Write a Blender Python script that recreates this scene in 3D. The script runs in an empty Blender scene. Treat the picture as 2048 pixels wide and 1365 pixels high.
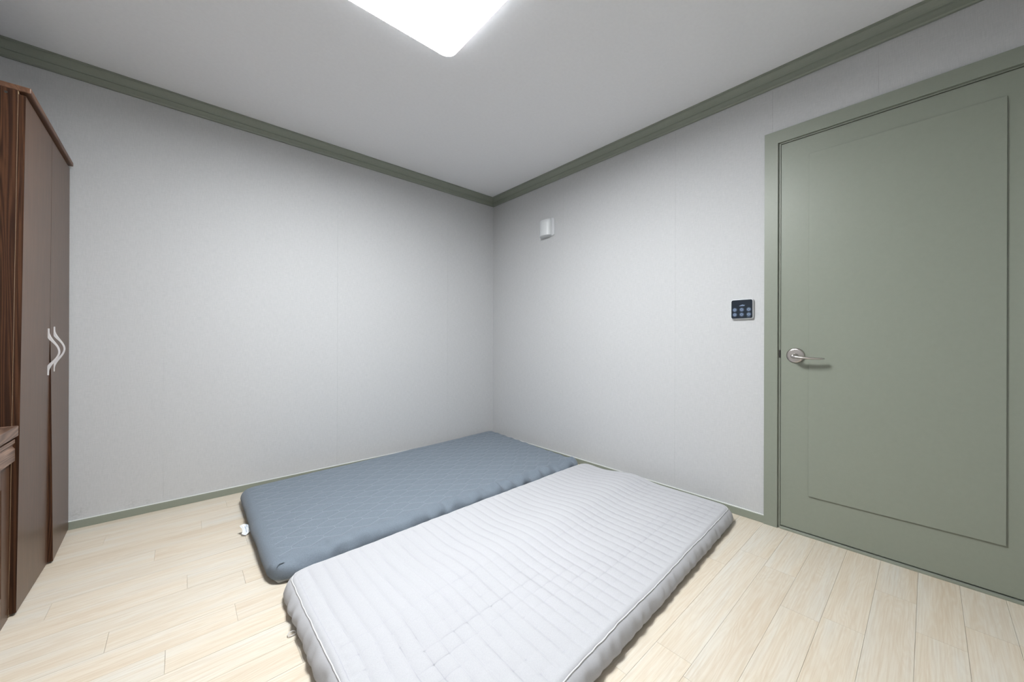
import bpy, bmesh, math, random
from mathutils import Vector, Matrix, noise

# ------------------------------------------------------------------ camera, world, exposure
scene = bpy.context.scene
COL = scene.collection
F_PX, CX, CY = 741.335, 1032.57, 678.784
YAW, PITCH, ROLL = math.radians(48.022), math.radians(0.0312), math.radians(0.1828)
CAM = Vector((-2.338, -2.952, 0.986))
fw = Vector((math.cos(PITCH) * math.cos(YAW), math.cos(PITCH) * math.sin(YAW), math.sin(PITCH)))
rt = Vector((math.sin(YAW), -math.cos(YAW), 0))
up = rt.cross(fw)
r2 = math.cos(ROLL) * rt + math.sin(ROLL) * up
u2 = -math.sin(ROLL) * rt + math.cos(ROLL) * up
cd = bpy.data.cameras.new('camera')
cam = bpy.data.objects.new('camera', cd)
COL.objects.link(cam)
m3 = Matrix((r2, u2, -fw)).transposed()
cam.matrix_world = Matrix.Translation(CAM) @ m3.to_4x4()
cd.sensor_width = 36.0
cd.lens = F_PX * 36.0 / 2048.0
cd.shift_x = (1024.0 - CX) / 2048.0
cd.shift_y = (CY - 682.5) / 2048.0
cd.clip_start = 0.02
scene.camera = cam

world = bpy.data.worlds.new('world')
scene.world = world
world.use_nodes = True
world.node_tree.nodes['Background'].inputs[0].default_value = (0.5, 0.5, 0.5, 1)
world.node_tree.nodes['Background'].inputs[1].default_value = 0.3

vs = scene.view_settings
vs.view_transform = 'Standard'
vs.look = 'None'
vs.gamma = 1.0
vs.use_curve_mapping = False
vs.exposure = 0.0
LAMP_STRENGTH = 87.0
LAMP_COLOR = (0.955, 0.985, 1.0, 1)

# ------------------------------------------------------------------ helpers
H = 2.40
XL, YF = -3.36, -3.46          # far ends of the room: left wall x, wall behind the camera y

def tag(o, label=None, cat=None, group=None, kind=None):
    if label: o['label'] = label
    if cat: o['category'] = cat
    if group: o['group'] = group
    if kind: o['kind'] = kind
    return o

def empty(name, loc):
    o = bpy.data.objects.new(name, None)
    o.empty_display_size = 0.1
    o.location = loc
    COL.objects.link(o)
    return o

def wloc(p):
    v = Vector((0, 0, 0))
    while p is not None:
        v += Vector(p.location)
        p = p.parent
    return v

def obj(name, bm, mat, parent=None, smooth=False, loc=None, warp=None):
    """link a bmesh given in world coordinates as one object"""
    if warp:
        for v in bm.verts: v.co = warp(v.co)
    base = wloc(parent)
    loc = Vector(loc) if loc is not None else base.copy()
    bmesh.ops.translate(bm, verts=bm.verts, vec=-loc)
    bmesh.ops.recalc_face_normals(bm, faces=bm.faces)
    me = bpy.data.meshes.new(name)
    bm.to_mesh(me); bm.free()
    if smooth:
        for p in me.polygons: p.use_smooth = True
    o = bpy.data.objects.new(name, me)
    COL.objects.link(o)
    if mat: me.materials.append(mat)
    if parent: o.parent = parent
    o.location = loc - base
    return o

def box(bm, x0, x1, y0, y1, z0, z1, bev=0.0, seg=2):
    x0, x1 = min(x0, x1), max(x0, x1); y0, y1 = min(y0, y1), max(y0, y1); z0, z1 = min(z0, z1), max(z0, z1)
    m = Matrix.Translation(((x0 + x1) / 2, (y0 + y1) / 2, (z0 + z1) / 2)) @ Matrix.Diagonal((x1 - x0, y1 - y0, z1 - z0, 1))
    r = bmesh.ops.create_cube(bm, size=1, matrix=m)
    if bev > 0:
        es = {e for v in r['verts'] for e in v.link_edges}
        bmesh.ops.bevel(bm, geom=list(es), offset=bev, segments=seg, profile=0.5, affect='EDGES')
    return bm

def nb(): return bmesh.new()

def extrude_poly(bm, pts, off, bev=0):
    """pts: list of 3-D points of a planar polygon, off: extrusion vector"""
    a = [bm.verts.new(p) for p in pts]
    b = [bm.verts.new(Vector(p) + Vector(off)) for p in pts]
    n = len(a)
    bm.faces.new(a); bm.faces.new(b[::-1])
    for i in range(n):
        bm.faces.new((a[i], a[(i + 1) % n], b[(i + 1) % n], b[i]))
    return bm

def tube(bm, pts, rad, n=8, closed=False):
    pts = [Vector(p) for p in pts]
    rings = []
    N = len(pts)
    for i, p in enumerate(pts):
        if closed:
            t = (pts[(i + 1) % N] - pts[i - 1]).normalized()
        else:
            t = (pts[min(i + 1, N - 1)] - pts[max(i - 1, 0)]).normalized()
        a = t.cross(Vector((0, 0, 1)))
        if a.length < 1e-3: a = t.cross(Vector((0, 1, 0)))
        a.normalize(); b = a.cross(t)
        r = rad[i] if isinstance(rad, (list, tuple)) else rad
        ra, rb = r if isinstance(r, (list, tuple)) else (r, r)
        rings.append([bm.verts.new(p + a * ra * math.cos(k * 2 * math.pi / n) + b * rb * math.sin(k * 2 * math.pi / n)) for k in range(n)])
    M = N if closed else N - 1
    for i in range(M):
        A, B = rings[i], rings[(i + 1) % N]
        for k in range(n):
            bm.faces.new((A[k], A[(k + 1) % n], B[(k + 1) % n], B[k]))
    if not closed:
        bm.faces.new(rings[0][::-1]); bm.faces.new(rings[-1])
    return bm

def lathe_x(bm, cy, cz, prof, n=32):
    """revolve (x, r) profile about the x axis through (cy, cz)"""
    rings = []
    for x, r in prof:
        if r < 1e-6:
            rings.append([bm.verts.new((x, cy, cz))])
        else:
            rings.append([bm.verts.new((x, cy + r * math.cos(k * 2 * math.pi / n), cz + r * math.sin(k * 2 * math.pi / n))) for k in range(n)])
    for A, B in zip(rings[:-1], rings[1:]):
        for k in range(n):
            a0, a1 = A[k % len(A)], A[(k + 1) % len(A)]
            b0, b1 = B[k % len(B)], B[(k + 1) % len(B)]
            vsx = []
            for v in (a0, a1, b1, b0):
                if v not in vsx: vsx.append(v)
            if len(vsx) > 2: bm.faces.new(vsx)
    return bm

# ------------------------------------------------------------------ materials
def srgb(r, g, b):
    f = lambda c: (c / 255) / 12.92 if c / 255 <= 0.04045 else ((c / 255 + 0.055) / 1.055) ** 2.4
    return (f(r), f(g), f(b), 1)

class NT:
    def __init__(s, name):
        s.m = bpy.data.materials.new(name); s.m.use_nodes = True
        s.t = s.m.node_tree; s.b = s.t.nodes['Principled BSDF']; s.i = 0
    def n(s, typ, **kw):
        nd = s.t.nodes.new(typ); s.i += 1; nd.location = (-200 * s.i, 0)
        ins = kw.pop('ins', {})
        for k, v in kw.items(): setattr(nd, k, v)
        for k, v in ins.items(): nd.inputs[k].default_value = v
        return nd
    def l(s, a, b): s.t.links.new(a, b)
    def coord(s, scale=(1, 1, 1), kind='Object'):
        tc = s.n('ShaderNodeTexCoord'); mp = s.n('ShaderNodeMapping')
        mp.inputs['Scale'].default_value = scale
        s.l(tc.outputs[kind], mp.inputs['Vector']); return mp.outputs[0]
    def noise(s, vec, scale, detail=4, rough=0.6, dist=0.0):
        nd = s.n('ShaderNodeTexNoise', ins={'Scale': scale, 'Detail': detail, 'Roughness': rough, 'Distortion': dist})
        s.l(vec, nd.inputs['Vector']); return nd.outputs['Fac']
    def ramp(s, fac, stops):
        r = s.n('ShaderNodeValToRGB'); e = r.color_ramp.elements
        while len(e) < len(stops): e.new(0.5)
        for k, (p, c) in zip(e, stops): k.position = p; k.color = c
        s.l(fac, r.inputs[0]); return r.outputs[0]
    def mix(s, fac, a, b, blend='MIX'):
        m = s.n('ShaderNodeMix', data_type='RGBA', blend_type=blend)
        for sock, v in ((m.inputs[0], fac), (m.inputs[6], a), (m.inputs[7], b)):
            if hasattr(v, 'is_linked'): s.l(v, sock)
            else: sock.default_value = v
        return m.outputs[2]
    def math(s, op, a, b=0.0, clamp=False):
        m = s.n('ShaderNodeMath', operation=op, use_clamp=clamp)
        for sock, v in ((m.inputs[0], a), (m.inputs[1], b)):
            if hasattr(v, 'is_linked'): s.l(v, sock)
            else: sock.default_value = v
        return m.outputs[0]
    def bump(s, h, strength=0.3, dist=0.002):
        b = s.n('ShaderNodeBump', ins={'Strength': strength, 'Distance': dist})
        s.l(h, b.inputs['Height']); s.l(b.outputs[0], s.b.inputs['Normal'])
    def set(s, **kw):
        for k, v in kw.items():
            sock = s.b.inputs[k.replace('_', ' ')]
            if hasattr(v, 'is_linked'): s.l(v, sock)
            else: sock.default_value = v
        return s.m

def mat_plain(name, col, rough=0.5, metal=0.0, grain=0.0, spec=0.5):
    t = NT(name)
    c = t.noise(t.coord(), 60, 3)
    k = 0.04
    cc = t.mix(c, tuple(x * (1 - k) for x in col[:3]) + (1,), tuple(min(1, x * (1 + k)) for x in col[:3]) + (1,))
    if grain:
        t.bump(t.noise(t.coord(), 900, 2), grain, 0.0006)
    t.set(Base_Color=cc, Roughness=rough, Metallic=metal)
    t.b.inputs['Specular IOR Level'].default_value = spec
    return t.m

def mat_wallpaper(name, stains=()):
    t = NT(name)
    v1 = t.coord((1, 1, 0.06)); v2 = t.coord((0.06, 0.06, 1))
    a = t.noise(v1, 520, 1, 0.6); b = t.noise(v2, 520, 1, 0.6)
    w = t.math('ADD', a, b)
    w = t.math('MULTIPLY', w, 0.5)
    col = t.ramp(w, [(0.36, srgb(182, 183, 184)), (0.64, srgb(193, 193, 194))])
    big = t.noise(t.coord(), 1.7, 3)
    col = t.mix(t.math('MULTIPLY', big, 0.10), col, srgb(181, 183, 181))
    if stains:
        tc = t.n('ShaderNodeTexCoord')
        tot = None
        wob = t.noise(t.coord(), 90, 3, 0.7)
        for (p, r, k) in stains:
            d = t.n('ShaderNodeVectorMath', operation='DISTANCE'); d.inputs[1].default_value = p
            t.l(tc.outputs['Object'], d.inputs[0])
            s_ = t.math('SUBTRACT', 1.0, t.math('DIVIDE', d.outputs['Value'], r), clamp=True)
            s_ = t.math('MULTIPLY', s_, k)
            tot = s_ if tot is None else t.math('ADD', tot, s_)
        wob = t.math('MULTIPLY', t.math('SUBTRACT', wob, 0.42, clamp=True), 5.0, clamp=True)
        tot = t.math('MULTIPLY', tot, wob, clamp=True)
        col = t.mix(t.math('MULTIPLY', tot, 0.55), col, srgb(111, 109, 105))
    t.bump(w, 0.10, 0.0008)
    return t.set(Base_Color=col, Roughness=0.75)

def mat_oak_floor(name):
    t = NT(name)
    oi = t.n('ShaderNodeObjectInfo')
    tc = t.n('ShaderNodeTexCoord')
    off = t.n('ShaderNodeVectorMath', operation='SCALE'); off.inputs['Scale'].default_value = 37.0
    cmb = t.n('ShaderNodeCombineXYZ')
    t.l(oi.outputs['Random'], cmb.inputs[0]); t.l(oi.outputs['Random'], cmb.inputs[1]); t.l(oi.outputs['Random'], cmb.inputs[2])
    t.l(cmb.outputs[0], off.inputs[0])
    add = t.n('ShaderNodeVectorMath', operation='ADD')
    t.l(tc.outputs['Object'], add.inputs[0]); t.l(off.outputs[0], add.inputs[1])
    def mp(sc):
        m = t.n('ShaderNodeMapping'); m.inputs['Scale'].default_value = sc
        t.l(add.outputs[0], m.inputs['Vector']); return m.outputs[0]
    # cathedral rings: distorted distance field, fine streaks, pores
    field = t.noise(mp((1.1, 9.0, 1.0)), 1.6, 2, 0.45, 0.25)
    rings = t.math('MULTIPLY', field, 120.0)
    rings = t.math('SINE', rings)
    rings = t.math('MULTIPLY', t.math('ADD', rings, 1.0), 0.5)
    streak = t.noise(mp((2.0, 75.0, 1.0)), 2.4, 5, 0.65)
    broad = t.noise(mp((0.9, 11.0, 1.0)), 1.5, 3, 0.5)
    col = t.ramp(broad, [(0.30, srgb(198, 184, 165)), (0.5, srgb(205, 195, 180)), (0.70, srgb(204, 200, 192))])
    col = t.mix(t.math('MULTIPLY', rings, 0.38), col, srgb(213, 208, 197))
    col = t.mix(t.math('MULTIPLY', t.math('SUBTRACT', streak, 0.44, clamp=True), 2.2, clamp=True), col, srgb(186, 169, 147))
    tint = t.ramp(oi.outputs['Random'], [(0.0, (1.0, 0.985, 0.96, 1)), (0.45, (0.985, 0.97, 0.94, 1)), (0.75, (0.97, 0.975, 0.975, 1)), (1.0, (0.965, 0.935, 0.89, 1))])
    col = t.mix(1.0, col, tint, 'MULTIPLY')
    t.bump(streak, 0.06, 0.0008)
    return t.set(Base_Color=col, Roughness=0.42)

def mat_dark_wood(name, axis='Z', light=1.0, rough=0.38, contrast=1.0, spec=0.5, cols=None, freq=9.0, ringk=70.0, pscale=260):
    t = NT(name)
    st = {'Z': (1, 1, 0.06), 'Y': (1, 0.06, 1), 'X': (0.06, 1, 1)}[axis]
    v = t.coord(st)
    f = t.noise(v, freq, 3, 0.5, 0.6)
    rings = t.math('SINE', t.math('MULTIPLY', f, ringk))
    rings = t.math('MULTIPLY', t.math('ADD', rings, 1.0), 0.5)
    stt = {'Z': (1, 1, 0.025), 'Y': (1, 0.025, 1), 'X': (0.025, 1, 1)}[axis]
    pores = t.noise(t.coord(stt), pscale, 3, 0.65)
    ca, cb = cols or ((0.105, 0.050, 0.026), (0.052, 0.022, 0.011))
    a = tuple(c * light for c in ca); b = tuple(c * light for c in cb)
    mid = tuple((x + y) / 2 for x, y in zip(a, b))
    a = tuple(m + (x - m) * contrast for m, x in zip(mid, a)); b = tuple(m + (x - m) * contrast for m, x in zip(mid, b))
    col = t.mix(rings, a + (1,), b + (1,))
    col = t.mix(t.math('MULTIPLY', t.math('SUBTRACT', pores, 0.5, clamp=True), 3.0 * contrast, clamp=True), col, tuple(c * 0.45 for c in b) + (1,))
    t.bump(pores, 0.10, 0.0008)
    t.b.inputs['Specular IOR Level'].default_value = spec
    return t.set(Base_Color=col, Roughness=rough)

def mat_fabric(name, c0, c1, scale=700, rough=0.95, bump=0.25, sheen=0.2):
    t = NT(name)
    a = t.noise(t.coord((1, 0.25, 1)), scale, 2, 0.8); b = t.noise(t.coord((0.25, 1, 1)), scale, 2, 0.8)
    w = t.math('MULTIPLY', t.math('ADD', a, b), 0.5)
    col = t.ramp(w, [(0.38, c0), (0.62, c1)])
    t.bump(w, bump, 0.0012)
    t.set(Base_Color=col, Roughness=rough)
    t.b.inputs['Sheen Weight'].default_value = sheen
    t.b.inputs['Specular IOR Level'].default_value = 0.2
    return t.m

def mat_emit(name, col, strength):
    t = NT(name)
    t.set(Base_Color=(0.9, 0.9, 0.9, 1), Roughness=0.4)
    t.b.inputs['Emission Color'].default_value = col
    t.b.inputs['Emission Strength'].default_value = strength
    return t.m

def mat_brushed(name, col, rough=0.3):
    t = NT(name)
    n_ = t.noise(t.coord((1, 8, 8)), 160, 2)
    r_ = t.math('ADD', t.math('MULTIPLY', n_, 0.15), rough - 0.07)
    return t.set(Base_Color=col, Metallic=1.0, Roughness=r_)

STAINS = [((-2.551, 0.0, 0.073), 0.030, 0.55), ((-2.486, 0.0, 0.060), 0.020, 0.5), ((-2.725, 0.0, 0.088), 0.040, 0.35),
          ((-2.752, 0.0, 0.070), 0.030, 0.45), ((-2.30, 0.0, 0.075), 0.02, 0.3)]
M = {}
M['wall'] = mat_wallpaper('linen_wallpaper')
M['wall_stained'] = mat_wallpaper('linen_wallpaper_scuffed', STAINS)
M['ceiling'] = mat_plain('ceiling_paper', srgb(230, 230, 232), 0.85)
M['green'] = mat_plain('sage_green_paint', srgb(131, 136, 124), 0.42, grain=0.08)
M['caulk'] = mat_plain('white_caulk', srgb(206, 208, 206), 0.6)
M['plank'] = mat_oak_floor('pale_oak_laminate')
M['sub'] = mat_plain('floor_joint', srgb(190, 178, 158), 0.8)
M['wood_side'] = mat_dark_wood('dark_oak_laminate', 'Z', 0.74, 0.55, 1.0, 0.22, ((0.095, 0.038, 0.016), (0.034, 0.0120, 0.0048)), 6.0, 210.0, 330)
M['wood_door'] = mat_dark_wood('dark_oak_door', 'Z', 1.02, 0.36, 0.55, 0.5, ((0.100, 0.048, 0.025), (0.056, 0.025, 0.012)), 6.0, 170.0, 300)
M['wood_h'] = mat_dark_wood('dark_oak_horizontal', 'Y', 1.25, 0.45, 1.0, 0.5, ((0.170, 0.105, 0.074), (0.072, 0.040, 0.027)), 8.0, 150.0)
M['wood_top'] = mat_dark_wood('dark_oak_top', 'Y', 1.5, 0.45, 0.7)
M['edge'] = mat_plain('pale_edge_banding', srgb(163, 139, 109), 0.5)
M['handle_white'] = mat_plain('satin_grey_handle', srgb(191, 188, 188), 0.35)
M['blue'] = mat_fabric('blue_grey_fabric', srgb(99, 109, 120), srgb(120, 129, 139), 650, 0.9, 0.3, 0.1)
M['thread'] = mat_fabric('pale_thread', srgb(128, 138, 148), srgb(144, 153, 162), 900, 0.8, 0.1)
M['base_cloth'] = mat_fabric('grey_base_cloth', srgb(163, 165, 165), srgb(181, 182, 181), 700)
M['white'] = mat_fabric('white_quilt_cotton', srgb(170, 170, 174), srgb(179, 179, 182), 800, 0.95, 0.12, 0.05)
M['piping'] = mat_fabric('white_piping', srgb(192, 192, 195), srgb(204, 204, 205), 900, 0.8, 0.1)
M['quilt_thread'] = mat_fabric('quilt_thread', srgb(162, 162, 169), srgb(172, 172, 178), 900, 0.8, 0.05)
M['tag'] = mat_fabric('care_tag_cloth', srgb(218, 220, 222), srgb(228, 229, 230), 700)
M['print'] = mat_plain('tag_print', srgb(150, 168, 190), 0.8)
M['plastic'] = mat_plain('white_plastic', srgb(209, 211, 213), 0.4)
M['glass'] = mat_plain('black_glass', srgb(18, 28, 40), 0.12)
M['key'] = mat_plain('key_print', srgb(112, 128, 152), 0.4)
M['key_dim'] = mat_plain('key_print_dim', srgb(58, 72, 92), 0.4)
M['steel'] = mat_brushed('satin_nickel', srgb(190, 184, 180), 0.3)
M['dark'] = mat_plain('dark_metal', srgb(38, 36, 32), 0.5)
M['lamp'] = mat_emit('lamp_diffuser', LAMP_COLOR, LAMP_STRENGTH)
M['lamp_glow'] = mat_emit('added_lamp_glow', (0.84, 0.92, 1.0, 1), LAMP_STRENGTH * 0.022)  # faint emission added to imitate lens bloom on the ceiling
M['lamp_pan'] = mat_plain('lamp_pan_white', srgb(235, 235, 235), 0.4)

# ------------------------------------------------------------------ the room shell
PT = 0.0016   # wallpaper thickness
T = 0.12
bm = nb(); box(bm, XL - T, T, 0, T, -0.06, H + 0.06)
wall_back = tag(obj('wall_back', bm, M['wall']), kind='structure')
bm = nb(); box(bm, XL - T, XL, YF - T, 0, -0.06, H + 0.06)
wall_left = tag(obj('wall_left', bm, M['wall']), kind='structure')
bm = nb(); box(bm, XL, T, YF - T, YF, -0.06, H + 0.06)
wall_front = tag(obj('wall_front', bm, M['wall']), kind='structure')
DY0, DY1, DZ = -2.425, -3.278, 2.022      # clear door opening
bm = nb()
box(bm, 0, T, DY0 + 0.02, 0, -0.06, H + 0.06)
box(bm, 0, T, YF, DY1 - 0.02, -0.06, H + 0.06)
box(bm, 0, T, DY1 - 0.02, DY0 + 0.02, DZ + 0.02, H + 0.06)
wall_right = tag(obj('wall_right', bm, M['wall']), kind='structure')
bm = nb(); box(bm, XL, 0, YF, 0, H, H + 0.06)
ceiling = tag(obj('ceiling', bm, M['ceiling']), kind='structure')
bm = nb(); box(bm, XL, T, YF, 0, -0.06, -0.004)
floor = tag(obj('floor', bm, M['sub']), kind='structure')

# wallpaper strips, each its own piece with butted seams
g = 0.00022
def strip_back(x0, x1, mat):
    bm = nb(); box(bm, x0 + g, x1 - g, -PT, 0, 0.0, H)
    return obj('wallpaper_strip', bm, mat, wall_back)
xs = [0.0, -0.533, -1.480, -2.419, XL]
for i in range(4): strip_back(xs[i + 1], xs[i], M['wall_stained'] if i >= 2 else M['wall'])
def strip_right(y0, y1, z0=0.0):
    bm = nb(); box(bm, -PT, 0, y0 + g, y1 - g, z0, H)
    return obj('wallpaper_strip', bm, M['wall'], wall_right)
strip_right(-0.931, -PT); strip_right(-1.871, -0.931); strip_right(DY0 + 0.03, -1.871)
strip_right(-2.80, DY0 + 0.03, DZ + 0.03); strip_right(DY1 - 0.03, -2.80, DZ + 0.03); strip_right(YF, DY1 - 0.03)

# crown moulding, mitred
PROF = [(0.0, 0.0), (0.052, 0.0), (0.052, -0.009), (0.045, -0.011), (0.040, -0.016), (0.034, -0.024), (0.029, -0.033),
        (0.0265, -0.040), (0.0265, -0.043), (0.0205, -0.045), (0.0175, -0.060), (0.0165, -0.070), (0.012, -0.0755), (0.0, -0.0755)]
def crown(name, a, b, nrm):
    a, b, nrm = Vector(a), Vector(b), Vector(nrm); d = (b - a).normalized()
    bm = nb()
    A = [bm.verts.new(a + nrm * (p + PT) + d * p + Vector((0, 0, H + z))) for p, z in PROF]
    B = [bm.verts.new(b + nrm * (p + PT) - d * p + Vector((0, 0, H + z))) for p, z in PROF]
    n = len(A)
    for i in range(n): bm.faces.new((A[i], A[(i + 1) % n], B[(i + 1) % n], B[i]))
    bm.faces.new(A[::-1]); bm.faces.new(B)
    return tag(obj(name, bm, M['green']), kind='structure')
crown('trim_1', (XL, 0, 0), (0, 0, 0), (0, -1, 0))
crown('trim_2', (0, 0, 0), (0, YF, 0), (-1, 0, 0))
crown('trim_3', (0, YF, 0), (XL, YF, 0), (0, 1, 0))
crown('trim_4', (XL, YF, 0), (XL, 0, 0), (1, 0, 0))

# baseboards with a caulk bead on top
BH, BT = 0.041, 0.009
def baseboard(name, x0, x1, y0, y1, cx0, cx1, cy0, cy1):
    bm = nb(); box(bm, x0, x1, y0, y1, 0, BH, 0.0015, 1)
    b = tag(obj(name, bm, M['green']), kind='structure')
    bm = nb(); box(bm, cx0, cx1, cy0, cy1, BH - 0.0005, BH + 0.0032, 0.0006, 1)
    obj('caulk_bead', bm, M['caulk'], b)
    return b
baseboard('baseboard_back', XL + PT, -PT, -PT - BT, -PT, XL + PT, -PT, -PT - BT * 0.85, -PT)
baseboard('baseboard_right', -PT - BT, -PT, -2.362, -PT - BT, -PT - BT * 0.85, -PT, -2.362, -PT - BT)
baseboard('baseboard_front', XL, -PT, YF, YF + BT, XL, -PT, YF, YF + BT * 0.85)
baseboard('baseboard_left', XL, XL + BT, YF + BT, -PT - BT, XL, XL + BT * 0.85, YF + BT, -PT - BT)

# floor planks: rows run along the back wall; joints where the photograph shows them
PW, PL, Y0 = 0.113, 0.80, -0.100
JOINT = {1: -2.142, 2: -2.619, 3: -2.262, 5: -2.430, 6: -2.103, 7: -2.696, 8: -2.322, 10: -2.519, 11: -2.192, 12: -2.376,
         22: -0.445, 24: -0.640, 25: -0.298, 26: -0.490}
rnd = random.Random(5)
plank_cache = {}
def plank(x0, x1, y0, y1):
    gap = 0.00035
    lx, ly = round(x1 - x0 - 2 * gap, 4), round(y1 - y0 - 2 * gap, 4)
    c = Vector(((x0 + x1) / 2, (y0 + y1) / 2, -0.002 + rnd.uniform(-0.00012, 0.00012)))
    if (lx, ly) in plank_cache:
        o = bpy.data.objects.new('plank', plank_cache[(lx, ly)]); COL.objects.link(o)
        o.parent = floor; o.location = c
    else:
        bm = nb(); box(bm, -lx / 2, lx / 2, -ly / 2, ly / 2, -0.002, 0.002)
        o = obj('plank', bm, M['plank'], None, loc=(0, 0, 0)); o.parent = floor; o.location = c
        plank_cache[(lx, ly)] = o.data
row = 0
y1 = 0.0
while y1 > YF + 1e-4:
    y0 = max(YF, Y0 - PW * row)
    j = JOINT.get(row, XL + rnd.uniform(0.1, 0.75))
    while j > XL + PL: j -= PL
    xs_ = [XL]
    while j < -0.02:
        if j - XL > 0.04: xs_.append(j)
        j += PL
    xs_.append(0.0)
    for a, b in zip(xs_[:-1], xs_[1:]): plank(a, b, y0, y1)
    y1 = y0; row += 1

# ------------------------------------------------------------------ door
door = tag(empty('door_1', (0, (DY0 + DY1) / 2, 0)), kind='structure')
CF = -0.016      # casing front
CW = 0.060
bm = nb()
zt = 2.087
cy0, cy1 = -2.362, -2.362 - 0.060
rr0, rr1 = DY1 + 0.003, DY1 + 0.003 - CW
# mitred casing: three boards, each with its jamb return
def board(pts):
    bm = nb(); extrude_poly(bm, [(CF, p[0], p[1]) for p in pts], (-CF + 0.02, 0, 0)); return bm
fr_l = obj('casing_board', board([(cy0, 0), (cy1, 0), (cy1, DZ), (cy0, zt)]), M['green'], door)
fr_t = obj('casing_board', board([(cy0, zt), (cy1, DZ), (rr0, DZ), (rr1, zt)]), M['green'], door)
fr_r = obj('casing_board', board([(rr1, zt), (rr0, DZ), (rr0, 0), (rr1, 0)]), M['green'], door)
bm = nb(); box(bm, -0.004, T, cy1 - 0.0103, cy1, 0, DZ); box(bm, -0.004, T, rr0, rr0 + 0.004, 0, DZ); box(bm, -0.004, T, rr0 + 0.004, cy1 - 0.0103, DZ - 0.0065, DZ)
obj('jamb', bm, M['green'], door)
bm = nb(); box(bm, -0.012, T, rr0 + 0.0045, cy1 - 0.0108, 0.0, 0.011, 0.001, 1)
obj('threshold', bm, M['green'], door)
LF = -0.001      # leaf front face
ly0, ly1, lz0, lz1 = -2.4334, DY1 + 0.009, 0.0155, 2.013
bm = nb(); box(bm, LF, LF + 0.036, ly1, ly0, lz0, lz1, 0.0012, 1)
leaf = obj('leaf', bm, M['green'], door)
bm = nb(); box(bm, LF - 0.0075, LF + 0.004, -3.152, -2.551, 0.204, 1.921, 0.0008, 1)
obj('raised_panel', bm, M['green'], leaf)
bm = nb(); box(bm, -0.0046, 0.03, -2.4328, -2.4262, 0.894, 0.934)
obj('latch_plate', bm, M['dark'], door)
# lever handle
hy, hz = -2.497, 0.908
bm = nb()
lathe_x(bm, hy, hz, [(LF, 0.0), (LF, 0.0385), (LF - 0.004, 0.039), (LF - 0.0095, 0.036), (LF - 0.012, 0.030), (LF - 0.012, 0.0)], 40)
rose = obj('rosette', bm, M['steel'], leaf, smooth=False)
for p in rose.data.polygons: p.use_smooth = len(p.vertices) == 4
bm = nb()
lathe_x(bm, hy, hz - 0.003, [(LF - 0.010, 0.0), (LF - 0.010, 0.0145), (LF - 0.020, 0.0125), (LF - 0.053, 0.0115), (LF - 0.060, 0.008), (LF - 0.061, 0.0)], 24)
obj('handle_neck', bm, M['steel'], leaf, smooth=True)
pts, rad = [], []
for k in range(25):
    t_ = k / 24
    yy = hy + 0.006 - t_ * 0.128
    xx = LF - 0.054 - 0.008 * math.sin(t_ * math.pi * 0.8) + 0.014 * t_ ** 2.2
    zz = hz - 0.0035 - 0.007 * t_ - 0.006 * math.sin(t_ * math.pi) * 0.4
    pts.append((xx, yy, zz))
    w_ = 0.0115 * (1 - 0.20 * t_) * min(1.0, 0.45 + 4 * t_) * min(1.0, 0.35 + 6 * (1 - t_))
    rad.append((w_ * 1.1, 0.0082 * (1 - 0.5 * t_) * min(1.0, 0.5 + 5 * (1 - t_))))
bm = nb(); tube(bm, pts, rad, 14)
obj('lever', bm, M['steel'], leaf, smooth=True)

# ------------------------------------------------------------------ ceiling lamp
LX, LY, LS = -1.389 - 0.29, -1.416 - 0.29, 0.29
def rr_ring(bm, hx, hyy, r, z, cx, cy, n=8):
    vsx = []
    for q, (sx, sy) in enumerate(((1, 1), (-1, 1), (-1, -1), (1, -1))):
        for k in range(n + 1):
            a = math.pi / 2 * (q + k / n)
            vsx.append(bm.verts.new((cx + sx * (hx - r) + r * math.cos(a), cy + sy * (hyy - r) + r * math.sin(a), z)))
    return vsx
def rr_loft(bm, rings, cap0=True, cap1=True):
    for A, B in zip(rings[:-1], rings[1:]):
        n = len(A)
        for i in range(n): bm.faces.new((A[i], A[(i + 1) % n], B[(i + 1) % n], B[i]))
    if cap0: bm.faces.new(rings[0][::-1])
    if cap1: bm.faces.new(rings[-1])
lamp = tag(empty('ceiling_lamp', (LX, LY, H)), 'square white glowing flush LED ceiling lamp with rounded corners', 'lamp')
bm = nb()
rr_loft(bm, [rr_ring(bm, LS - 0.012, LS - 0.012, 0.040, z, LX, LY) for z in (H, H - 0.012)])
obj('mounting_pan', bm, M['lamp_pan'], lamp)
def hollow(bm, o_, i_, z0, z1):
    A, B = rr_ring(bm, o_, o_, 0.050, z0, LX, LY), rr_ring(bm, o_, o_, 0.050, z1, LX, LY)
    C, D = rr_ring(bm, i_, i_, 0.047, z1, LX, LY), rr_ring(bm, i_, i_, 0.047, z0, LX, LY)
    rr_loft(bm, [A, B, C, D, A], False, False)
bm = nb(); hollow(bm, LS + 0.003, LS, H - 0.0125, H - 0.042)
obj('added_glow_band', bm, M['lamp_glow'], lamp)  # glowing band added to brighten the ceiling around the lamp
bm = nb(); hollow(bm, LS + 0.003, LS, H - 0.0425, H - 0.073)
obj('frame', bm, M['lamp_pan'], lamp)  # lip added below the diffuser to cut direct light on the upper walls
bm = nb()
rr_loft(bm, [rr_ring(bm, LS - 0.0005, LS - 0.0005, 0.0465, z, LX, LY) for z in (H - 0.044, H - 0.048)])
obj('diffuser', bm, M['lamp'], lamp)

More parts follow.
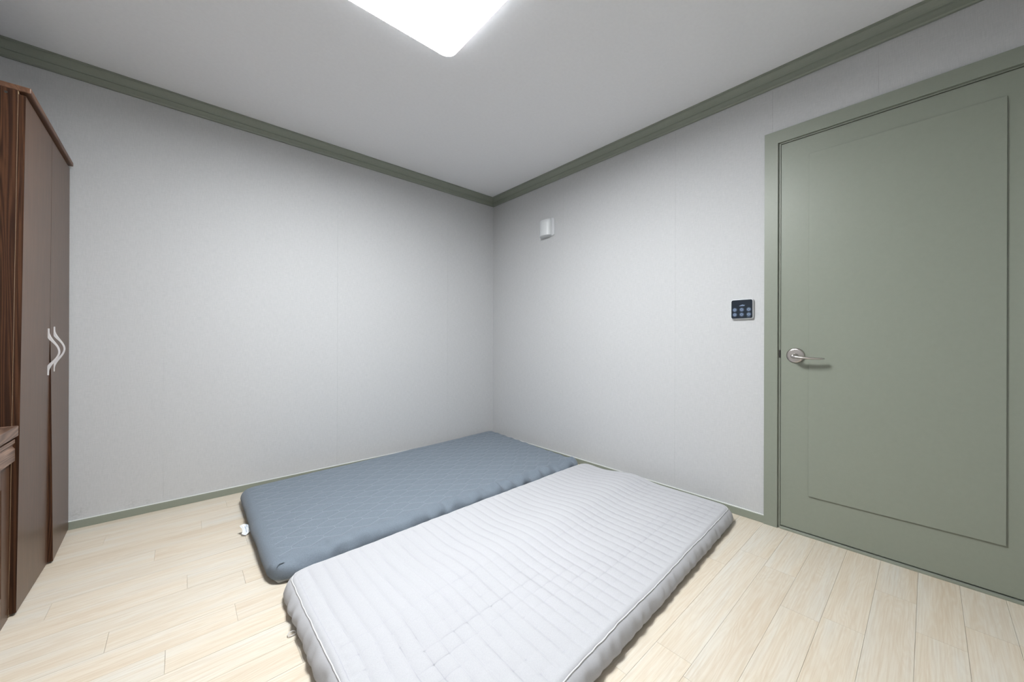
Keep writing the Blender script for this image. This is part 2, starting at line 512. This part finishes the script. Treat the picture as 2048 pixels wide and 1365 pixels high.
# ------------------------------------------------------------------ wall switch panel
def rr_yz(bm, y0, y1, z0, z1, r, x, n=6):
    cy, cz = (y0 + y1) / 2, (z0 + z1) / 2; hx_, hz_ = abs(y1 - y0) / 2, abs(z1 - z0) / 2
    out = []
    for q, (sx, sy) in enumerate(((1, 1), (-1, 1), (-1, -1), (1, -1))):
        for k in range(n + 1):
            a = math.pi / 2 * (q + k / n)
            out.append(bm.verts.new((x, cy + sx * (hx_ - r) + r * math.cos(a), cz + sy * (hz_ - r) + r * math.sin(a))))
    return out
sy0, sy1, sz0, sz1 = -2.199, -2.311, 1.104, 1.214
sw = tag(empty('switch_panel', (-PT, (sy0 + sy1) / 2, (sz0 + sz1) / 2)), 'square touch switch with black glass face beside the green door', 'switch')
bm = nb()
rr_loft(bm, [rr_yz(bm, sy0 - d, sy1 + d, sz0 + d, sz1 - d, 0.011, x) for d, x in ((0.0, -PT), (0.0, -0.013), (0.0008, -0.0155), (0.003, -0.0175))])
obj('body', bm, M['plastic'], sw)
bm = nb()
gy0, gy1, gz0, gz1 = sy0 - 0.0035, sy1 + 0.0035, sz0 + 0.0035, sz1 - 0.0035
rr_loft(bm, [rr_yz(bm, gy0 - d, gy1 + d, gz0 + d, gz1 - d, 0.009, x) for d, x in ((0, -0.0172), (0, -0.0186), (0.0006, -0.0192))])
face = obj('glass_face', bm, M['glass'], sw)
gw, gh = abs(gy1 - gy0), gz1 - gz0
def ring_disc(bm, cy, cz, r0, r1, x, n=24):
    A = [bm.verts.new((x, cy + r1 * math.cos(k * 2 * math.pi / n), cz + r1 * math.sin(k * 2 * math.pi / n))) for k in range(n)]
    A2 = [bm.verts.new((x - 0.0003, cy + r1 * math.cos(k * 2 * math.pi / n), cz + r1 * math.sin(k * 2 * math.pi / n))) for k in range(n)]
    B = [bm.verts.new((x, cy + r0 * math.cos(k * 2 * math.pi / n), cz + r0 * math.sin(k * 2 * math.pi / n))) for k in range(n)]
    B2 = [bm.verts.new((x - 0.0003, cy + r0 * math.cos(k * 2 * math.pi / n), cz + r0 * math.sin(k * 2 * math.pi / n))) for k in range(n)]
    for k in range(n):
        j = (k + 1) % n
        bm.faces.new((A2[k], A2[j], B2[j], B2[k])); bm.faces.new((A[k], A[j], A2[j], A2[k])); bm.faces.new((B[k], B[j], B2[j], B2[k]))
for rz in (0.47, 0.205):
    for ry in (0.17, 0.50, 0.83):
        cy, cz = gy0 - ry * gw, gz0 + rz * gh
        bm = nb(); ring_disc(bm, cy, cz, 0.0075, 0.0118, -0.0192); k_ = obj('touch_key', bm, M['key_dim'], face)
        bm = nb(); ring_disc(bm, cy, cz, 0.0022, 0.0072, -0.0192); obj('key_symbol', bm, M['key'], face)
bm = nb()
for a, b_, c_, d_ in ((-0.014, 0.012, 0.660, 0.690), (-0.008, 0.014, 0.695, 0.725), (-0.002, 0.006, 0.730, 0.745)):
    box(bm, -0.0196, -0.0192, gy0 - 0.52 * gw - a, gy0 - 0.52 * gw - b_, gz0 + c_ * gh, gz0 + d_ * gh)
obj('printed_mark', bm, M['key'], face)
bm = nb(); box(bm, -0.0196, -0.0192, gy0 - 0.74 * gw, gy0 - 0.92 * gw, gz0 + 0.045 * gh, gz0 + 0.075 * gh)
obj('printed_mark', bm, M['key_dim'], face)

# ------------------------------------------------------------------ small white wall cap near the corner
vy0, vy1, vz0, vz1 = -0.672, -0.838, 1.868, 2.018
vy = (vy0 + vy1) / 2
cap = tag(empty('wall_cap', (-PT, vy, (vz0 + vz1) / 2)), 'small white plastic cover with bulging front high on the wall near corner', 'wall cover')
bm = nb()
rr_loft(bm, [rr_yz(bm, vy0 - d, vy1 + d, vz0 + d, vz1 - d, 0.014, x) for d, x in ((0.0, -PT), (0.0, -0.010), (0.003, -0.014))])
obj('back_plate', bm, M['plastic'], cap)
bm = nb()
pl = []
for k in range(41):
    a = math.pi * k / 40
    pl.append((vy + 0.060 * math.cos(a) * (1 + 0.12 * math.sin(a)), -0.013 - 0.052 * math.sin(a) ** 0.75))
def cap_ring(z, s): return [bm.verts.new((-0.013 + (x + 0.013) * s, vy + (y - vy) * (0.7 + 0.3 * s), z)) for y, x in pl]
rs = [cap_ring(vz0 + 0.004, 0.96), cap_ring(vz0 + 0.008, 1.0), cap_ring(vz1 - 0.035, 1.0), cap_ring(vz1 - 0.018, 0.93), cap_ring(vz1 - 0.007, 0.74), cap_ring(vz1 - 0.003, 0.45)]
rr_loft(bm, rs)
obj('bulged_cover', bm, M['plastic'], cap, smooth=False)

# ------------------------------------------------------------------ wardrobe (its front leans a little into the room)
WX = -2.770; WB = -3.335
WY0, WY1 = -0.016, -0.790
WT = 1.884
def lean(co):
    k = min(1.0, max(0.0, -co.y / 0.79)); z = max(0.0, co.z) / 1.85
    kx = (co.x - WB) / (WX - WB)
    return Vector((co.x + kx * k * (-0.005 + 0.017 * z), co.y, co.z))
ward = tag(empty('wardrobe', (-3.05, (WY0 + WY1) / 2, 0)), 'tall dark oak two-door wardrobe against the left end of the wall', 'wardrobe')
DT = 0.016
CFX = WX - DT - 0.001
bm = nb(); box(bm, WB, CFX, WY1, WY1 + 0.016, 0, WT - 0.020); obj('side_panel', bm, M['wood_side'], ward, warp=lean)
bm = nb(); box(bm, WB, CFX, WY0 - 0.016, WY0, 0, WT - 0.020); obj('side_panel', bm, M['wood_side'], ward, warp=lean)
bm = nb(); box(bm, WB, WB + 0.005, WY1 + 0.016, WY0 - 0.016, 0.05, WT - 0.020); obj('back_panel', bm, M['wood_side'], ward, warp=lean)
bm = nb(); box(bm, WB + 0.005, CFX - 0.002, WY1 + 0.016, WY0 - 0.016, 0.05, 0.066); obj('bottom_panel', bm, M['wood_side'], ward, warp=lean)
bm = nb(); box(bm, WB + 0.005, CFX - 0.012, WY1 + 0.016, WY0 - 0.016, 1.70, 1.716); obj('shelf', bm, M['wood_side'], ward, warp=lean)
bm = nb(); box(bm, WB, WX + 0.012, WY1 - 0.001, WY0, WT - 0.020, WT, 0.003, 2); obj('top_panel', bm, M['wood_top'], ward, warp=lean)
bm = nb(); box(bm, CFX - 0.0002, CFX + 0.0006, WY1, WY1 + 0.0155, 0.002, WT - 0.021); obj('edge_strip', bm, M['edge'], ward, warp=lean)
bm = nb()
r = bmesh.ops.create_cone(bm, cap_ends=True, segments=20, radius1=0.004, radius2=0.004, depth=0.0016, matrix=Matrix.Translation((-2.812, WY1 - 0.0004, WT - 0.036)) @ Matrix.Rotation(math.pi / 2, 4, 'X'))
obj('dowel_hole', bm, M['dark'], ward, warp=lean)
GY = -0.395
def wdoor(y0, y1, twist):
    bm = nb(); nz = 24
    z0, z1 = 0.010, WT - 0.032
    def x_off(y, z):
        if not twist: return 0.0
        k = (y1 and (y0 - y) / (y0 - y1))
        return 0.015 * k * max(0.0, 1 - z / 1.05) ** 0.9
    ringsv = []
    for i in range(nz + 1):
        z = z0 + (z1 - z0) * i / nz
        ringsv.append([bm.verts.new((x + x_off(y, z), y, z)) for x, y in ((WX, y0), (WX, y1), (WX - DT, y1), (WX - DT, y0))])
    rr_loft(bm, ringsv)
    d_ = obj('door', bm, M['wood_door'], ward, warp=lean)
    bm = nb(); ringsv = []
    for i in range(nz + 1):
        z = z0 + (z1 - z0) * i / nz
        ringsv.append([bm.verts.new((x + x_off(y1, z), y, z)) for x, y in ((WX - 0.0012, y1 - 0.0002), (WX + 0.0001, y1 - 0.0008), (WX - DT, y1 - 0.0008), (WX - DT, y1 - 0.0002))])
    rr_loft(bm, ringsv); obj('edge_band', bm, M['wood_side'], d_, warp=lean)
    return d_
d_far = wdoor(WY0 - 0.001, GY + 0.0015, True)
d_near = wdoor(GY - 0.0015, WY1 + 0.001, False)
def bow_handle(y, zc, par, xo=0.0):
    L_ = 0.100
    def out(z):
        a = abs(z)
        return 0.004 + 0.030 * (0.5 + 0.5 * math.cos(math.pi * min(1, a / 0.088)))
    Z2, N = 0.064, 56
    bm = nb(); ringsv = []
    for k in range(N + 1):
        z = L_ * (2 * k / N - 1)
        xo_ = out(z)
        xi = 0.0
        if abs(z) < Z2:
            xi = max(0.0, xo_ - 0.0052 - 0.006 * (abs(z) / Z2) ** 2) * (1 - (abs(z) / Z2) ** 6)
        b_ = 0.0009
        ringsv.append([bm.verts.new((WX + xo + x_, yy, zc + z)) for x_, yy in ((xi, y), (xo_ - b_, y), (xo_, y + b_), (xo_, y + 0.0075 - b_), (xo_ - b_, y + 0.0075), (xi, y + 0.0075))])
    rr_loft(bm, ringsv)
    return obj('handle', bm, M['handle_white'], par, warp=lean)
bow_handle(-0.432, 0.926, d_near)
bow_handle(-0.342, 0.936, d_far, 0.0012)

# ------------------------------------------------------------------ low cabinet in front of the wardrobe's side
KY0, KY1 = WY1 - 0.006, WY1 - 0.82
KX = -2.789                     # door face
kab = tag(empty('low_cabinet', (-3.05, (KY0 + KY1) / 2, 0)), 'waist-high dark oak drawer cabinet cut off by the left frame edge', 'cabinet')
bm = nb(); box(bm, WB, KX - 0.018, KY0 - 0.018, KY0, 0, 0.637); obj('side_panel', bm, M['wood_side'], kab)
bm = nb(); box(bm, WB, KX - 0.018, KY1, KY1 + 0.018, 0, 0.637); obj('side_panel', bm, M['wood_side'], kab)
bm = nb(); box(bm, WB, WB + 0.005, KY1 + 0.018, KY0 - 0.018, 0.05, 0.637); obj('back_panel', bm, M['wood_side'], kab)
bm = nb(); box(bm, WB + 0.005, KX - 0.02, KY1 + 0.018, KY0 - 0.018, 0.06, 0.076); obj('bottom_panel', bm, M['wood_side'], kab)
bm = nb(); box(bm, WB, -2.770, KY1 - 0.004, KY0 + 0.003, 0.638, 0.675, 0.003, 2); obj('worktop', bm, M['wood_h'], kab)
# drawer front with a routed finger groove along its upper part
pr_ = [(-2.777, 0.552), (-2.777, 0.594), (-2.779, 0.598), (-2.782, 0.602), (-2.782, 0.608), (-2.779, 0.612), (-2.777, 0.616), (-2.777, 0.628), (-2.806, 0.628), (-2.806, 0.552)]
KM = (KY0 + KY1) / 2
for a, b in ((KY0 - 0.002, KM + 0.0015), (KM - 0.0015, KY1 + 0.002)):
    bm = nb(); extrude_poly(bm, [(x, a, z) for x, z in pr_], (0, b - a, 0))
    obj('drawer_front', bm, M['wood_h'], kab)
# framed doors
for a, b in ((KY0 - 0.002, KM + 0.0015), (KM - 0.0015, KY1 + 0.002)):
    S = 0.075
    bm = nb(); box(bm, KX - 0.017, KX - 0.008, b + S - 0.01, a - S + 0.01, 0.04 + S, 0.547 - S)
    dd = obj('door', bm, M['wood_door'], kab)
    for (p, q_, z0, z1) in ((a, a - S, 0.036, 0.548), (b + S, b, 0.036, 0.548), (a - S, b + S, 0.036, 0.036 + S), (a - S, b + S, 0.548 - S, 0.548)):
        bm = nb(); box(bm, KX - 0.018, KX, p, q_, z0, z1, 0.0015, 1); obj('door_frame', bm, M['wood_door'], dd)
bm = nb(); box(bm, KX - 0.016, KX - 0.002, KY1 + 0.002, KY0 - 0.002, 0, 0.034); obj('plinth', bm, M['wood_door'], kab)

# ------------------------------------------------------------------ floor mattresses
def bil(c, s, t):
    (fl, fr, nr, nl) = [Vector((p[0], p[1], 0)) for p in c]    # s: left -> right, t: far -> near
    return (fl * (1 - s) + fr * s) * (1 - t) + (nl * (1 - s) + nr * s) * t
def fb(x, y, z=0.0): return noise.noise(Vector((x, y, z)))

class Mattress:
    def __init__(s, corners, L, W, R, height, topf, prof, sidef):
        s.c, s.L, s.W, s.R, s.H, s.topf, s.prof, s.sidef = corners, L, W, R, height, topf, prof, sidef
    def rr(s, x, y, inset):
        """map rectangle point (centred, metric) to the rounded rectangle"""
        a, b, R = s.L / 2 - inset, s.W / 2 - inset, s.R
        ax, ay = abs(x), abs(y)
        if ax > a - R and ay > b - R:
            u, v = (ax - (a - R)) / R, (ay - (b - R)) / R
            u2, v2 = u * math.sqrt(1 - v * v / 2), v * math.sqrt(1 - u * u / 2)
            return math.copysign(a - R + R * u2, x), math.copysign(b - R + R * v2, y)
        return x, y
    def plan(s, x, y): return bil(s.c, x / s.L + 0.5, 0.5 - y / s.W)
    def top_z(s, x, y):
        return s.H + s.topf(x, y)
    def build(s, nx, ny, inset):
        bm = nb()
        a, b = s.L / 2 - inset, s.W / 2 - inset
        grid = []
        for j in range(ny + 1):
            rowv = []
            for i in range(nx + 1):
                x, y = s.rr(-a + 2 * a * i / nx, -b + 2 * b * j / ny, inset)
                p = s.plan(x, y); p.z = s.top_z(x, y)
                v = bm.verts.new(p); rowv.append((v, x, y))
            grid.append(rowv)
        for j in range(ny):
            for i in range(nx):
                bm.faces.new((grid[j][i][0], grid[j][i + 1][0], grid[j + 1][i + 1][0], grid[j + 1][i][0]))
        per = [grid[0][i] for i in range(nx)] + [grid[j][nx] for j in range(ny)] + [grid[ny][i] for i in range(nx, 0, -1)] + [grid[j][0] for j in range(ny, 0, -1)]
        n = len(per)
        nrm = []
        for k in range(n):
            x0, y0_ = per[k - 1][1:]; x1, y1_ = per[(k + 1) % n][1:]
            t = Vector((x1 - x0, y1_ - y0_)).normalized(); nrm.append(Vector((t.y, -t.x)))
        prev = [p[0] for p in per]
        arc = 0.0
        s.per_rings = []
        for (o, zf) in s.prof:                      # o: outward offset from grid edge, zf: fraction of height
            ringv = []
            for k in range(n):
                x, y = per[k][1], per[k][2]
                do, dz = s.sidef(x, y, o, zf, k / n)
                q = s.plan(x + nrm[k].x * (o + do), y + nrm[k].y * (o + do))
                zt_ = s.top_z(x, y)
                q.z = max(0.001, zt_ * zf + dz)
                ringv.append(bm.verts.new(q))
            for k in range(n):
                bm.faces.new((prev[k], prev[(k + 1) % n], ringv[(k + 1) % n], ringv[k]))
            s.per_rings.append([v.co.copy() for v in ringv])
            prev = ringv
        bm.faces.new(prev)
        return bm

# --- blue-grey mattress
HX, HY_, HA = 0.065, 0.060, 0.017
def tri(x):
    u = (x / HX) % 2.0
    return 1 - 2 * abs(u - 1)         # 1 at odd nodes, -1 at even nodes
def hexdist(x, y):
    best = 1.0
    k0 = math.floor(y / HY_)
    for k in (k0 - 1, k0, k0 + 1, k0 + 2):
        yl = k * HY_ + (HA if k % 2 else -HA) * tri(x)
        best = min(best, abs(y - yl) * 0.88)
    return best
B_L, B_W = 2.02, 1.19
blue_c = [(-2.085, -0.165), (-0.030, -0.013), (-0.100, -1.212), (-2.083, -1.236)]
def blue_top(x, y):
    ex, ey = B_L / 2 - abs(x), B_W / 2 - abs(y)
    e_ = max(0.0, min(1.0, (min(ex, ey) - 0.045) / 0.015))
    d = hexdist(x, y)
    z = 0.0035 * (1 - math.exp(-(d / 0.012) ** 2)) * e_
    z += 0.003 * fb(x * 3, y * 3, 3.1)
    en = y + B_W / 2                         # distance from the near edge: gathered, lumpy hem
    if en < 0.20:
        w_ = math.exp(-((en - 0.055) / 0.032) ** 2)
        g_ = max(0.0, min(1.0, (x + 0.75) * 0.9))
        z += w_ * (0.005 + 0.017 * max(-0.3, fb(x * 6.5, 0.3, 7)) + (0.3 + 0.9 * g_) * (0.012 * math.sin(x * 48 + 5 * fb(x * 4, 1, 2)) + 0.012 * fb(x * 24, en * 22, 4)))
        z += 0.006 * fb(x * 9 + en * 12, en * 9, 11) * math.exp(-(en / 0.12) ** 2)
    if B_L / 2 - x < 0.12:
        z += 0.004 * math.sin(y * 60) * math.exp(-((B_L / 2 - x) / 0.06) ** 2)
    z -= 0.010 * math.exp(-(((x + B_L / 2) / 0.09) ** 2 + ((y + B_W / 2) / 0.09) ** 2))
    return z
def blue_side(x, y, o, zf, f):
    if o < 0.002: return 0.0, 0.0
    w_ = 1.0 if zf < 0.95 else 0.4
    near = 1.0 if y < -B_W / 2 + 0.08 else 0.0
    return w_ * (0.004 * fb(x * 9, y * 9, zf * 1.5) + 0.003 * math.sin(x * 70) * (1 if y < 0 else 0.3) * (1 if zf > 0.3 else 0) + near * 0.009 * fb(x * 14, zf * 2, 6)), 0.0
blue_prof = [(0.009, 0.985), (0.019, 0.945), (0.029, 0.87), (0.037, 0.76), (0.042, 0.62), (0.044, 0.47), (0.042, 0.32), (0.037, 0.21)]
BM = Mattress(blue_c, B_L, B_W, 0.036, 0.080, blue_top, blue_prof, blue_side)
bmat = tag(empty('floor_mattress', (-1.07, -0.66, 0)), 'blue-grey quilted floor mattress with honeycomb stitching lying in the corner', 'mattress')
obj('quilted_cover', BM.build(300, 170, 0.045), M['blue'], bmat, smooth=True)
# paler base cloth under the cover
class _P: pass
BB = Mattress(blue_c, B_L, B_W, 0.036, 0.022, lambda x, y: 0.0, [(0.030, 0.85), (0.033, 0.5), (0.030, 0.12)], lambda *a: (0.0, 0.0))
obj('base_cloth', BB.build(24, 16, 0.042), M['base_cloth'], bmat, smooth=True)
# stitching: raised thread along the honeycomb
bm = nb()
def ribbon(pts, w=0.0009, MT=BM, lift=0.0003, rise=0.0009):
    pv = None
    for i, (x, y) in enumerate(pts):
        a = pts[max(0, i - 1)]; b = pts[min(len(pts) - 1, i + 1)]
        t = Vector((b[0] - a[0], b[1] - a[1])).normalized(); n_ = Vector((-t.y, t.x)) * w
        c = []
        for sgn, up_ in ((1, 0.0), (0, rise), (-1, 0.0)):
            p = MT.plan(x + n_.x * sgn, y + n_.y * sgn); p.z = MT.top_z(x, y) + lift + up_
            c.append(bm.verts.new(p))
        if pv:
            bm.faces.new((pv[0], pv[1], c[1], c[0])); bm.faces.new((pv[1], pv[2], c[2], c[1]))
        pv = c
ax_, by_ = B_L / 2 - 0.046, B_W / 2 - 0.050
def inside(x, y):
    if abs(x) > ax_ or abs(y) > by_ or y < -B_W / 2 + 0.085: return False
    u, v = abs(x) - (ax_ - 0.05), abs(y) - (by_ - 0.05)
    return not (u > 0 and v > 0 and u * u + v * v > 0.0025)
for k in range(int(-B_W / 2 / HY_) - 1, int(B_W / 2 / HY_) + 2):
    n0, n1 = int(-B_L / 2 / HX) - 1, int(B_L / 2 / HX) + 2
    for nidx in range(n0, n1):
        seg = []
        for q_ in range(6):
            x = (nidx + q_ / 5) * HX
            y = k * HY_ + (HA if k % 2 else -HA) * tri(x)
            if inside(x, y): seg.append((x, y))
        if len(seg) > 1: ribbon(seg)
        x = nidx * HX
        ya = k * HY_ + (HA if k % 2 else -HA) * tri(x); yb = (k + 1) * HY_ + (HA if (k + 1) % 2 else -HA) * tri(x)
        if yb - ya < HY_ and inside(x, ya) and inside(x, yb):
            ribbon([(x, ya + (yb - ya) * q_ / 3) for q_ in range(4)])
tag(obj('stitching', bm, M['thread'], bmat, smooth=True), kind='stuff')
# crumpled care tag at the left end
bm = nb()
TG = []
for i in range(7):
    r_ = []
    for j in range(5):
        u, v = i / 6, j / 4
        x = -2.066 - 0.052 * u + 0.005 * math.sin(v * 5) * u
        y = -0.672 + v * 0.042 + 0.006 * math.sin(u * 6) - 0.006 * u * v
        z = 0.010 + 0.036 * v * (0.55 + 0.45 * u) + 0.006 * math.sin(u * 7 + v * 3)
        r_.append(Vector((x, y, max(0.002, z))))
    TG.append(r_)
for dz in (0.0, 0.0008):
    vv = [[bm.verts.new(p + Vector((0, 0, dz))) for p in r_] for r_ in TG]
    for i in range(6):
        for j in range(4): bm.faces.new((vv[i][j], vv[i + 1][j], vv[i + 1][j + 1], vv[i][j + 1]))
tg = obj('care_tag', bm, M['tag'], bmat)
bm = nb()
for (i, j, n_) in ((2, 1, 2), (4, 1, 2), (3, 3, 1)):
    a, b = TG[i][j], TG[i][j + n_ if j + n_ < 5 else 4]
    o_ = Vector((0, -0.0012, 0.0014)); w_ = Vector((0.0016, 0, 0))
    q_ = [bm.verts.new(p) for p in (a + o_ - w_, a + o_ + w_, b + o_ + w_, b + o_ - w_)]
    bm.faces.new(q_)
obj('tag_print', bm, M['print'], tg)
# tucked corner fold
bm = nb()
cp = BM.plan(-B_L / 2 + 0.040, -B_W / 2 + 0.040); cz = 0.072
fold = [(-0.016, -0.012, 0.000), (-0.004, 0.012, 0.007), (0.018, 0.000, 0.004), (0.002, -0.020, -0.004)]
tube(bm, [cp + Vector((a, b, cz - 0.001 + c)) for a, b, c in ((-0.012, -0.010, -0.003), (-0.007, -0.003, 0.003), (0.000, 0.001, 0.005), (0.008, -0.001, 0.005), (0.017, 0.000, 0.002))], [0.001, 0.0026, 0.003, 0.0024, 0.0008], 8)
obj('corner_fold', bm, M['blue'], bmat, smooth=True)

# --- white quilted mattress
W_L, W_W = 1.93, 1.06
white_c = [(-2.060, -1.270), (-0.088, -1.215), (-0.080, -2.256), (-2.052, -2.354)]
SX, SY = 0.049, 0.056
SX0 = -W_L / 2 + 0.040
def w_wob(x, y): return 0.005 * fb(x * 3.0, y * 5.0, 9.0)
def w_way(x, y): return 0.006 * fb(x * 2.0, y * 2.0, 1.0)
def white_top(x, y):
    ex, ey = W_L / 2 - abs(x), W_W / 2 - abs(y)
    e_ = max(0.0, min(1.0, (min(ex, ey) - 0.042) / 0.014))
    dx = ((x - SX0 + w_wob(x, y) + SX / 2) % SX) - SX / 2
    dy = ((y + w_way(x, y) + SY / 2) % SY) - SY / 2
    amp = 0.0052 + 0.0016 * fb(x * 2.5, y * 3.5, 4.0)
    z = -amp * math.exp(-abs(dx) / 0.0075) * e_
    nearw = 1 / (1 + math.exp((y + 0.04) / 0.06))           # the cross stitching shows on the near half
    z -= (0.0006 + 0.0022 * nearw) * math.exp(-abs(dy) / 0.005) * e_
    # soft ridge along the middle, sag on the far side
    yr = 0.085 - 0.10 * (0.5 - x / W_L) + 0.02 * fb(x * 2.2, 0.0, 5.0)
    prof_ = math.exp(-((y - yr) / (0.10 if y < yr else 0.15)) ** 2)
    k = 0.35 + 0.65 * max(0.0, min(1.0, (x + W_L / 2) / W_L))
    z += 0.022 * k * prof_
    z -= 0.010 * k * math.exp(-((y - yr - 0.26) / 0.12) ** 2)
    z += 0.012 * (1 - math.exp(-min(ex, ey) / 0.16))
    z += 0.004 * fb(x * 3.2, y * 3.0, 0.5) + 0.0022 * fb(x * 8.0, y * 3.0, 2.5)
    if ex < 0.085 and x < 0:                                 # puckered band between stitch line and piping
        z += 0.0016 * math.sin(y * 190 + 4 * fb(y * 8, 0, 1)) * math.exp(-((ex - 0.055) / 0.016) ** 2)
    return z
def white_side(x, y, o, zf, f):
    if zf > 0.9: return 0.0, 0.0
    left = 1.0 if x < -W_L / 2 + 0.09 else 0.0
    u = x if abs(y) > W_W / 2 - 0.08 else y
    k = 0.005 + 0.003 * left
    m_ = 1 - abs(zf - 0.45) * 1.2
    w_ = k * fb(u * 11, zf * 2.2 + u * 4, 3.3) + 0.0030 * math.sin(u * 95 + 5 * fb(u * 6, 0, 1)) * m_
    w_ += 0.0026 * fb(u * 45, zf * 1.5 + u * 3, 8.1) + 0.0014 * fb(u * 110, zf * 1.2, 2.2)
    return w_ * max(0.2, m_), 0.0
white_prof = [(0.004, 0.992), (0.008, 0.972), (0.0120, 0.940), (0.0150, 0.900), (0.0205, 0.855), (0.0285, 0.760), (0.0350, 0.640), (0.0395, 0.500), (0.042, 0.360), (0.040, 0.230), (0.034, 0.110), (0.026, 0.030)]
WM = Mattress(white_c, W_L, W_W, 0.045, 0.077, white_top, white_prof, white_side)
wmat = tag(empty('floor_mattress', (-1.08, -1.78, 0)), 'white quilted floor mattress with square stitching in the middle of the floor', 'mattress')
obj('quilted_cover', WM.build(480, 160, 0.042), M['white'], wmat, smooth=True)
bm = nb()
tube(bm, [p + Vector((0, 0, 0.0010)) for p in WM.per_rings[3][::3]], 0.0020, 8, closed=True)
obj('piping', bm, M['piping'], wmat, smooth=True)
# quilting thread lying in the grooves
bm = nb()
k = 0
while SX0 + k * SX < W_L / 2 - 0.052:
    pts = []
    for q_ in range(0, 97):
        y = -W_W / 2 + 0.055 + (W_W - 0.11) * q_ / 96
        x = SX0 + k * SX
        x = SX0 + k * SX - w_wob(x, y)
        pts.append((x, y))
    if k > 0: ribbon(pts, 0.0007, WM, 0.0010, 0.0002)
    k += 1
for j in range(-8, 9):
    y0_ = j * SY
    if y0_ > 0.05 or abs(y0_) > W_W / 2 - 0.06: continue
    ribbon([(x, y0_ - w_way(x, y0_)) for x in [-W_L / 2 + 0.06 + (W_L - 0.12) * q_ / 160 for q_ in range(161)]], 0.0007, WM, 0.0009, 0.0002)
ribbon([(-W_L / 2 + 0.046, -W_W / 2 + 0.075 + (W_W - 0.15) * q_ / 90) for q_ in range(91)], 0.0008, WM, 0.0006, 0.0004)
tag(obj('stitching', bm, M['quilt_thread'], wmat, smooth=True), kind='stuff')
# small clear zip pull poking out at the left end
bm = nb()
tube(bm, [(-2.066 + 0.012 * math.cos(a_ * math.pi / 8), -1.540 + 0.007 * math.sin(a_ * math.pi / 8), 0.006 + 0.003 * math.sin(a_ * math.pi / 8)) for a_ in range(16)], 0.0014, 6, closed=True)
obj('zip_pull', bm, M['handle_white'], wmat, smooth=True)
